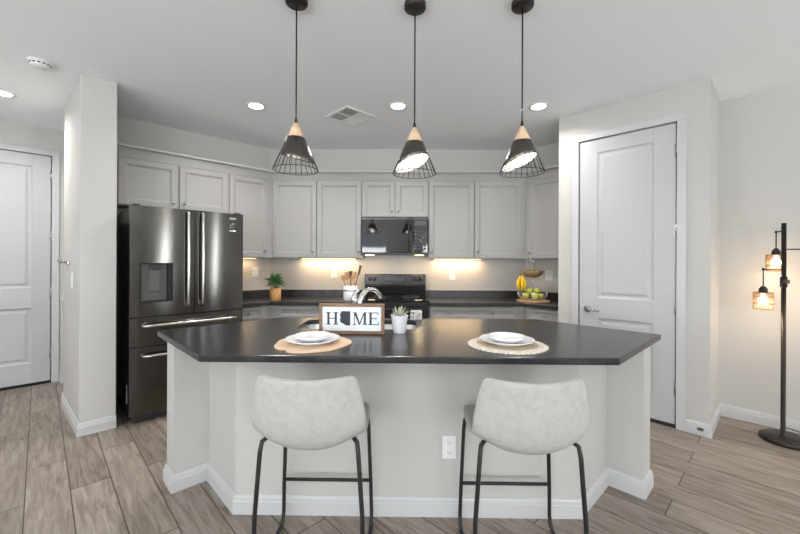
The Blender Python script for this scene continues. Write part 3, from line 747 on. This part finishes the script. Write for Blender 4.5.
# ------------------------------------------------------------------ island-top things
def plate_set(cx, cy, which):
    z = .9145
    if which == 'left':
        N = 60; poly = []
        for k in range(N):
            a_ = 2*PI*k/N; r_ = .187+.006*math.sin(3*a_+.6)+.004*math.sin(7*a_+1)
            if abs(a_-R(238)) < R(5): r_ -= .014
            poly.append((r_*math.cos(a_), r_*math.sin(a_)))
        m1 = thing('placemat', 'pale wood-slice placemat with an uneven edge left of the sign', 'placemat', (cx, cy, z), 0, 'placemats on the island')
        obj('mat', MB().prism(poly, 0, .008), 'mat1', m1, .002)
    else:
        m1 = thing('placemat', 'round woven straw placemat with a pale fringed edge on the right', 'placemat', (cx, cy, z), 0, 'placemats on the island')
        prof = [(.001, 0), (.150, 0), (.150, .006)]+[(.150-.0107*k, .006+(.0018 if k % 2 else 0)) for k in range(1, 14)]+[(.001, .007)]
        obj('woven_centre', MB().lathe(prof, 48), 'mat2', m1)
        fr_ = MB(); N = 90
        top = []; vs_ = []; fs_ = []
        for k in range(N):
            a_ = 2*PI*k/N; r_ = .190+(.006 if k % 2 else -.002)+random.uniform(-.002, .002)
            for rr_, zz in ((.151, .0), (.151, .008), (.165, .010), (r_, .004), (r_, 0)): vs_.append((rr_*math.cos(a_), rr_*math.sin(a_), zz))
        for k in range(N):
            k2 = (k+1) % N
            for i in range(5): fs_.append((k*5+i, k2*5+i, k2*5+(i+1) % 5, k*5+(i+1) % 5))
        obj('fringe', fr_.add(vs_, fs_), 'fringe', m1)
    sd = 'wood-slice' if which == 'left' else 'woven straw'
    zp = z+.0095
    p = obj('dinner_plate', MB().lathe([(.001, 0), (.085, 0), (.092, .004), (.133, .020), (.134, .023), (.130, .0225), (.090, .0085), (.001, .0075)], 48), 'ceramic')
    p.location = (cx, cy+.005, zp); tag(p, 'white dinner plate under a bowl on the %s placemat' % sd, 'plate', 'dinner plates on the placemats')
    b = obj('bowl', MB().lathe([(.001, 0), (.055, 0), (.058, .003), (.078, .014), (.093, .027), (.092, .029), (.089, .0285), (.076, .017), (.052, .007), (.001, .006)], 48), 'ceramic')
    b.location = (cx, cy+.005, zp+.0085); tag(b, 'shallow white bowl stacked on the plate on the %s placemat' % sd, 'bowl', 'bowls on the dinner plates')
plate_set(-.462, 1.855, 'left'); plate_set(.515, 1.865, 'right')

# HOME sign
t = thing('home_sign', 'framed white sign reading HOME with a dark state outline for the O', 'sign', (-.304, 2.128, .9145), R(-1.5))
SW, SH = .1875, .172
fr = MB(); b_ = .017
sf = MB()
obj('frame', MB().box(-SW, SW, -.014, .014, 0, b_).box(-SW, SW, -.014, .014, SH-b_, SH).box(-SW, -SW+b_, -.014, .014, b_, SH-b_).box(SW-b_, SW, -.014, .014, b_, SH-b_), 'signwood', t, .0015)
obj('board', MB().box(-SW+b_, SW-b_, -.004, .006, b_, SH-b_), 'signwhite', t)
zb, zt_ = .051, .123
def letter(kind, x0, x1):
    w_ = x1-x0; mb = MB(); y0, y1 = -.0052, -.0042; T_, th = .0125, .0045
    bx = lambda a, b, c, d: mb.box(x0+a, x0+b, y0, y1, c, d)
    def poly(ps): mb.prism([(x0+p[0], p[1]) for p in ps], -y1, -y0, Matrix.Rotation(PI/2, 4, 'X'))
    if kind == 'H':
        for c in (.014, w_-.014):
            bx(c-T_/2, c+T_/2, zb, zt_); bx(c-.014, c+.014, zb, zb+th); bx(c-.014, c+.014, zt_-th, zt_)
        bx(.014, w_-.014, (zb+zt_)/2-th/2, (zb+zt_)/2+th/2)
    elif kind == 'M':
        bx(.008, .0125, zb, zt_); bx(0, .021, zb, zb+th); bx(0, .018, zt_-th, zt_)
        bx(w_-.018, w_-.006, zb, zt_); bx(w_-.025, w_, zb, zb+th); bx(w_-.018, w_, zt_-th, zt_)
        m_ = w_/2-.003
        poly([(.006, zt_), (.021, zt_), (m_+.005, zb), (m_-.002, zb)]); poly([(w_-.018, zt_), (w_-.012, zt_), (m_+.004, zb), (m_-.001, zb+.006)])
    elif kind == 'E':
        bx(.007, .0195, zb, zt_); bx(0, w_-.001, zb, zb+th); bx(0, w_-.003, zt_-th, zt_); bx(.012, w_-.014, (zb+zt_)/2-th/2+.001, (zb+zt_)/2+th/2+.001)
        bx(w_-.0045, w_-.0005, zb, zb+.019); bx(w_-.0065, w_-.003, zt_-.017, zt_); bx(w_-.017, w_-.0135, (zb+zt_)/2-.009, (zb+zt_)/2+.011)
    else:
        L = [(.16, 1), (1, 1), (1, 0), (.62, 0), (.02, .26), (.06, .36), (.02, .45), (.10, .53), (.06, .64), (.01, .70), (.06, .78), (.04, .86), (.12, .88)]
        poly([(p[0]*w_, zb-.004+p[1]*(zt_-zb+.010)) for p in L])
    return mb
for k, a_, b__ in (('H', -.149, -.078), ('AZ', -.0695, -.0085), ('M', .006, .088), ('E', .096, .156)):
    obj('letter' if k != 'AZ' else 'state_outline', letter(k, a_, b__), 'signink', t)

# succulent cup
t = thing('succulent_pot', 'small white tapered pot with a pale green succulent right of the sign', 'potted plant', (-.030, 2.165, .9145))
obj('pot', MB().lathe([(.001, 0), (.034, 0), (.036, .003), (.0485, .098), (.050, .103), (.047, .103), (.044, .085), (.001, .085)], 28), 'potwhite', t)
obj('soil', MB().lathe([(.0008, .090), (.043, .088)], 20), 'soil', t)
lf = MB()
def leaf(mb, base, d, L, W, bend=.3, seg=4):
    d = Vector(d).normalized(); side = d.cross(Vector((0, 0, 1)))
    if side.length < .05: side = Vector((1, 0, 0))
    side.normalize(); up = side.cross(d); vs_ = []; fs_ = []
    for i in range(seg+1):
        f = i/seg; c = Vector(base)+d*L*f-up*bend*L*f*f; ww = W*math.sin(PI*(.12+.88*f))**.8 if f < 1 else 0
        vs_ += [c-side*ww, c+up*ww*.25, c+side*ww, c-up*ww*.35]
    for i in range(seg):
        for k in range(4): fs_.append((i*4+k, i*4+(k+1) % 4, i*4+4+(k+1) % 4, i*4+4+k))
    mb.add(vs_, fs_, True)
for k in range(26):
    a_ = k*2.4; el = .25+1.1*k/26; ll = random.uniform(.042, .062)
    leaf(lf, (.012*math.cos(a_), .012*math.sin(a_), .088+.02*k/26), (math.cos(a_)*math.cos(el), math.sin(a_)*math.cos(el), math.sin(el)), ll, .008, .05)
obj('foliage', lf, 'succ', t)
t = obj('trinket_box', MB().box(-.041, .041, -.03, .03, 0, .062), 'stain', None, .006); t.location = (.083, 2.66, .9145)
tag(t, 'small white box with dark speckled pattern at the back edge of the island top', 'box')

# ------------------------------------------------------------------ back-counter things
ZT = ZK1+.0005
t = thing('potted_plant', 'bushy green plant in a warm brown wooden pot in the left counter corner', 'potted plant', (-1.48, 4.22, ZT))
obj('pot', MB().lathe([(.001, 0), (.060, 0), (.062, .004), (.062, .140), (.057, .142), (.055, .12), (.001, .12)], 28), 'copper', t)
lf = MB()
for k in range(110):
    a_ = random.uniform(0, 2*PI); el = random.uniform(-.25, 1.4); rr_ = random.uniform(.0, .075)
    c = Vector((math.cos(a_)*math.cos(el)*rr_, math.sin(a_)*math.cos(el)*rr_, .19+math.sin(el)*rr_*1.1))
    leaf(lf, c, (math.cos(a_)*math.cos(el), math.sin(a_)*math.cos(el), math.sin(el)*.8+.1), random.uniform(.045, .07), random.uniform(.015, .022), .35)
obj('foliage', lf, 'leaf', t)
st = MB()
for k in range(8):
    a_ = k*.8; st.tube([(0, 0, .115), (.02*math.cos(a_), .02*math.sin(a_), .16), (.05*math.cos(a_), .05*math.sin(a_), .22)], .003, 5)
obj('stem', st, 'leaf', t)
t = thing('utensil_crock', 'white cylindrical crock holding wooden utensils left of the range', 'crock', (-.628, 4.27, ZT))
obj('crock', MB().lathe([(.001, 0), (.075, 0), (.080, .005), (.080, .165), (.076, .168), (.073, .160), (.073, .012), (.001, .012)], 32), 'ceramic', t)
obj('band', MB().lathe([(.0805, .105), (.0812, .110), (.0812, .116), (.0805, .121)], 32), 'nickel', t)
def utensil(kind, ang, lean, L, m, label):
    T = Matrix.Translation((-.628+.02*math.cos(ang), 4.27+.02*math.sin(ang), ZT+.016)) @ Matrix.Rotation(ang, 4, 'Z') @ Matrix.Rotation(lean, 4, 'Y')
    t = thing(kind[0], label, 'utensil', (0, 0, 0), 0, 'utensils in the crock'); t.matrix_world = T @ Matrix.Rotation(-ang, 4, 'Z')
    obj('handle', MB().tube([(0, 0, 0), (0, 0, L*.7)], .0065, 8), m, t)
    h = MB(); n = 20; w_, hh = kind[1]
    if kind[2] == 'oval': ps = [(w_*math.cos(2*PI*k/n), L*.7+hh*.9+hh*math.sin(2*PI*k/n)) for k in range(n)]
    else: ps = [(-w_*.4, L*.68), (w_*.4, L*.68), (w_, L*.75), (w_*1.05, L*.7+hh*2), (-w_*.95, L*.7+hh*2)]
    h.prism(ps, -.004, .004, Matrix.Rotation(PI/2, 4, 'X')); obj('head', h, m, t, .002)
utensil(('wooden_spoon', (.026, .04), 'oval'), R(180), .25, .30, 'utwood', 'wooden spoon leaning furthest left in the white crock')
utensil(('wooden_spatula', (.026, .045), 'rect'), R(240), .17, .32, 'utwood', 'wooden spatula standing left of centre in the white crock')
utensil(('wooden_fork', (.024, .04), 'rect'), R(100), .06, .34, 'utdark', 'dark wooden turner at the back of the white crock')
utensil(('slotted_spoon', (.022, .04), 'oval'), R(20), .13, .345, 'utwood', 'wooden spoon standing upright right of centre in the white crock')
utensil(('dark_spatula', (.016, .06), 'rect'), R(-10), .26, .40, 'utdark', 'tallest dark spatula leaning right in the white crock')
utensil(('tasting_spoon', (.020, .035), 'oval'), R(300), .12, .30, 'utwood', 'short wooden spoon at the front of the white crock')

FX, FY = 1.462, 4.26
o = obj('serving_board', MB().lathe([(.001, 0), (.178, 0), (.182, .004), (.182, .010), (.178, .014), (.001, .014)], 48), 'board'); o.location = (FX+.01, FY, ZT)
tag(o, 'round wooden board under the fruit stand on the right counter', 'board')
t = thing('fruit_stand', 'two-tier wire fruit stand with bananas and green apples', 'fruit stand', (FX, FY, ZT+.0145))
def wire_bowl(z, r0, r1, h, nw, m):
    mb = MB()
    for k in range(nw):
        a_ = 2*PI*k/nw; mb.tube([((r0+(r1-r0)*math.sin(f*PI/2))*math.cos(a_), (r0+(r1-r0)*math.sin(f*PI/2))*math.sin(a_), z+h*f*f) for f in (0, .25, .5, .75, 1)], .0018, 5)
    for f in (0, .5, 1):
        r_ = r0+(r1-r0)*math.sin(f*PI/2); mb.tube([(r_*math.cos(2*PI*k/36), r_*math.sin(2*PI*k/36), z+h*f*f) for k in range(36)], .0025, 6, closed=True)
    mb.tube([(-r0, 0, z), (r0, 0, z)], .002, 5); mb.tube([(0, -r0, z), (0, r0, z)], .002, 5)
    return mb
obj('lower_bowl', wire_bowl(.004, .06, .165, .085, 28, None), 'chrome', t)
ub = MB().lathe([(.001, .262), (.05, .262), (.095, .285), (.125, .335), (.122, .336), (.09, .292), (.048, .268), (.001, .267)], 36)
obj('upper_basket', ub, 'basket', t)
obj('stem', MB().tube([(0, 0, .004), (0, 0, .43)], .004, 8), 'chrome', t)
obj('ring_handle', MB().tube([(.022*math.cos(2*PI*k/24), 0, .452+.022*math.sin(2*PI*k/24)) for k in range(24)], .003, 6, closed=True), 'chrome', t)
obj('banana_hook', MB().tube([(-.122, 0, .333), (-.150, -.02, .325), (-.152, -.025, .31), (-.14, -.03, .303)], .003, 6), 'chrome', t)
t = thing('banana_bunch', 'bunch of yellow bananas hanging from the fruit stand', 'bananas', (FX-.142, FY-.040, ZT+.0145+.296))
obj('stalk', MB().tube([(0, 0, .015), (0, 0, -.03)], [.009, .012], 8), 'lime', t)
for k, (dx, dy) in enumerate(((-.024, -.010), (.0, -.028), (.022, -.014), (-.004, .018))):
    n = Vector((dx, dy, 0)); pts = []; rr_ = []
    for i in range(9):
        f = i/8; b__ = math.sin(PI*f)*.018
        pts.append(n*(.35+.75*math.sin(f*2.2))+n.normalized()*b__+Vector((0, 0, -.02-.165*f))); rr_.append([.007, .011, .015, .017, .0175, .017, .015, .010, .005][i])
    obj('banana', MB().tube(pts, rr_, 10), 'banana', t)
ap = [(0, -.085, 0, 'front'), (-.085, -.03, 0, 'left'), (.085, -.03, 0, 'right'), (.05, .07, 0, 'back right'), (-.05, .07, 0, 'back left'), (-.044, -.020, .056, 'top left'), (.044, -.020, .056, 'top right')]
an = {'front': 'green apple at the front of the lower fruit bowl', 'left': 'green apple at the left side of the lower fruit bowl', 'right': 'green apple at the right side of the lower fruit bowl',
 'back right': 'green apple at the back right of the lower fruit bowl', 'back left': 'green apple at the back left of the lower fruit bowl', 'top left': 'green apple topmost left in the heap of the lower fruit bowl', 'top right': 'green apple topmost right in the heap of the lower fruit bowl'}
for x, y, z, nm_ in ap:
    t = thing('green_apple', an[nm_], 'apple', (FX+x, FY+y, ZT+.0145+.020+z), random.uniform(0, 6), 'apples in the lower fruit bowl')
    obj('flesh', MB().lathe([(.001, .004), (.012, .0), (.028, .010), (.038, .030), (.037, .046), (.026, .060), (.010, .060), (.001, .054)], 20), 'apple', t)
    obj('stalk', MB().tube([(0, 0, .054), (.003, 0, .07)], .0018, 5), 'utdark', t)
for x, y, l_ in ((-.045, -.03, 'dull green fruit at the left of the upper basket'), (.04, -.035, 'dull green fruit at the right of the upper basket'), (.0, .045, 'dull green fruit at the back of the upper basket')):
    o = obj('green_fruit', MB().ball((0, 0, 0), .033, sz=1.1), 'lime'); o.location = (FX+x, FY+y, ZT+.0145+.318); tag(o, l_, 'fruit', 'fruit in the upper basket')

# ------------------------------------------------------------------ stools
def stool(x, y, rz, label):
    t = thing('bar_stool', label, 'bar stool', (x, y, 0), rz, 'suede bar stools at the island')
    # sections front to back: y, z, half width, lift of the sides, forward wrap of the sides
    rows = [(.215, .560, .195, .004, -.015), (.232, .592, .200, .004, -.015), (.20, .612, .212, .006, 0), (.09, .608, .222, .012, 0), (-.03, .602, .226, .028, 0), (-.12, .597, .226, .050, .01), (-.185, .596, .224, .066, .035)]
    rows2 = [(-.165, .583, .218, .080, .02), (-.215, .603, .224, .072, .045), (-.243, .658, .227, .045, .065), (-.255, .735, .219, .013, .075), (-.262, .800, .207, -.002, .075), (-.267, .854, .194, .000, .070), (-.266, .877, .178, -.002, .066)]
    def grid(rows, n=14):
        vs_ = []; fs_ = []
        for (yy, zz, hw_, lf_, wr) in rows:
            for i in range(n+1):
                s_ = -1+2*i/n; vs_.append((hw_*s_, yy+wr*s_*s_, zz+lf_*abs(s_)**2.2))
        for j in range(len(rows)-1):
            for i in range(n): fs_.append((j*(n+1)+i, j*(n+1)+i+1, (j+1)*(n+1)+i+1, (j+1)*(n+1)+i))
        return MB().add(vs_, fs_, True)
    for nm_, rw_, th in (('seat', rows, .034), ('backrest', rows2, .030)):
        o = obj(nm_, grid(rw_), 'stool', t, fixn=False)
        md = o.modifiers.new('solid', 'SOLIDIFY'); md.thickness = th; md.offset = 1; md.use_even_offset = False
        md = o.modifiers.new('sub', 'SUBSURF'); md.levels = 2; md.render_levels = 2
    # piping along the bottom of the back shell
    pr = [(.224*s_, -.221-.018+.045*s_*s_, .603+.072*abs(s_)**2.2) for s_ in [-.93+1.86*i/16 for i in range(17)]]
    r_ = .0095
    for sx in (-1, 1):
        X0 = .192*sx; X1 = .224*sx
        rear = [(X0*.75, -.10, .580), (X0*.92, -.150, .600), (X0*1.02, -.176, .590), (X0*1.05, -.184, .55), (X1*.985, -.19, .28), (X1, -.195, .035), (X1, -.187, .018), (X1, -.165, r_)]
        obj('leg', MB().tube(rear, r_, 10), 'blackmetal', t)
        X2 = .205*sx
        front = [(X2*.8, .13, .562), (X2*.95, .160, .566), (X2, .172, .545), (X2*1.02, .177, .50), (X1*.985, .185, .20), (X1, .192, .06), (X1, .182, .025), (X1, .150, r_)]
        obj('leg', MB().tube(front, r_, 10), 'blackmetal', t)
        obj('runner', MB().tube([(X1, -.166, r_), (X1, .151, r_)], r_, 10), 'blackmetal', t)
    obj('footrest', MB().tube([(-.215, .1845, .222), (.215, .1845, .222)], .0085, 10), 'blackmetal', t)
    obj('underframe', MB().tube([(-.145, -.10, .572), (.145, -.10, .572)], .008, 8).tube([(-.16, .13, .562), (.16, .13, .562)], .008, 8), 'blackmetal', t)
stool(-.388, 1.690, R(0), 'light grey suede bar stool on black legs, left of the island outlet')
stool(.507, 1.675, R(0), 'light grey suede bar stool on black legs, right of the island outlet')

# ------------------------------------------------------------------ floor lamp
LX, LY = 2.837, 2.808
t = thing('floor_lamp', 'dark multi-arm floor lamp with woven drum shades by the right wall', 'floor lamp', (LX, LY, 0))
obj('base', MB().lathe([(.001, 0), (.142, 0), (.147, .004), (.147, .024), (.142, .029), (.001, .030)], 48, Matrix.Translation((.01, -.01, 0))), 'lampbase', t)
obj('pole', MB().lathe([(.022, .030), (.022, .036), (.0145, .040), (.0145, 1.628), (.001, 1.630)], 20), 'lampbase', t)
obj('clamp', MB().lathe([(.0148, 1.148), (.021, 1.150), (.021, 1.228), (.0148, 1.230)], 16).box(.02, .04, -.006, .006, 1.175, 1.205), 'lampbase', t)
def lamp_arm(zarm, ang, L, zs, on=True):
    d = Vector((math.cos(ang), math.sin(ang), 0)); e = d*L
    am = obj('arm', MB().tube([d*.014+Vector((0, 0, zarm)), e+Vector((0, 0, zarm))], .0048, 8).ball((e.x, e.y, zarm), .010), 'lampbase', t)
    obj('drop_cord', MB().tube([(e.x, e.y, zarm), (e.x, e.y, zs+.03)], .004, 8), 'lampbase', am)
    obj('socket_cap', MB().lathe([(.004, zs+.045), (.012, zs+.04), (.026, zs+.02), (.027, zs-.012), (.001, zs-.012)], 18, Matrix.Translation((e.x, e.y, 0))), 'lampbase', am)
    sh = MB(); r_ = .056; h = .125; n = 26; T = Matrix.Translation((e.x, e.y, zs))
    for zz in (-.008, -.04, -.085, -.008-h):
        sh.tube([(r_*math.cos(2*PI*k/32), r_*math.sin(2*PI*k/32), zz) for k in range(32)], .0028, 5, T, closed=True)
    for k in range(n):
        a0, a1 = 2*PI*k/n, 2*PI*(k+1)/n
        for (p, q, z0, z1) in ((a0, a1, -.008, -.04), (a1, a0, -.008, -.04), (a0, a1, -.085, -.008-h), (a1, a0, -.085, -.008-h)):
            sh.tube([(r_*math.cos(p), r_*math.sin(p), z0), (r_*math.cos(q), r_*math.sin(q), z1)], .0022, 5, T)
        sh.tube([(r_*math.cos(a0), r_*math.sin(a0), -.04), (r_*math.cos(a0), r_*math.sin(a0), -.085)], .0022, 5, T)
    for k in range(3):
        a0 = 2*PI*k/3; sh.tube([(.02*math.cos(a0), .02*math.sin(a0), -.008), (r_*math.cos(a0), r_*math.sin(a0), -.008)], .0025, 5, T)
    obj('lamp_shade', sh, 'rattan', am)
    obj('bulb', MB().lathe([(.001, -.012), (.013, -.014), (.014, -.03), (.028, -.055), (.031, -.075), (.024, -.098), (.001, -.108)], 18, T), 'bulbwarm', am)
    d_ = bpy.data.lights.new('shade_lamp', 'POINT'); d_.energy = 1.7; d_.color = (1, .78, .55); d_.shadow_soft_size = .035
    o = bpy.data.objects.new('shade_lamp', d_); C.objects.link(o); o.parent = t; o.location = (e.x, e.y, zs-.122)
lamp_arm(1.282, R(150), .112, 1.112)
lamp_arm(1.570, R(68), .105, 1.402)
lamp_arm(1.432, R(-40), .24, 1.26)
cd = MB().tube([(.02, .02, .034), (.06, .08, .05), (.12, .12, .05), (.17, .06, .045), (.19, -.04, .02), (.26, -.12, .006), (.42, -.3, .006)], .004, 6)
obj('power_cord', cd, 'lampbase', t)
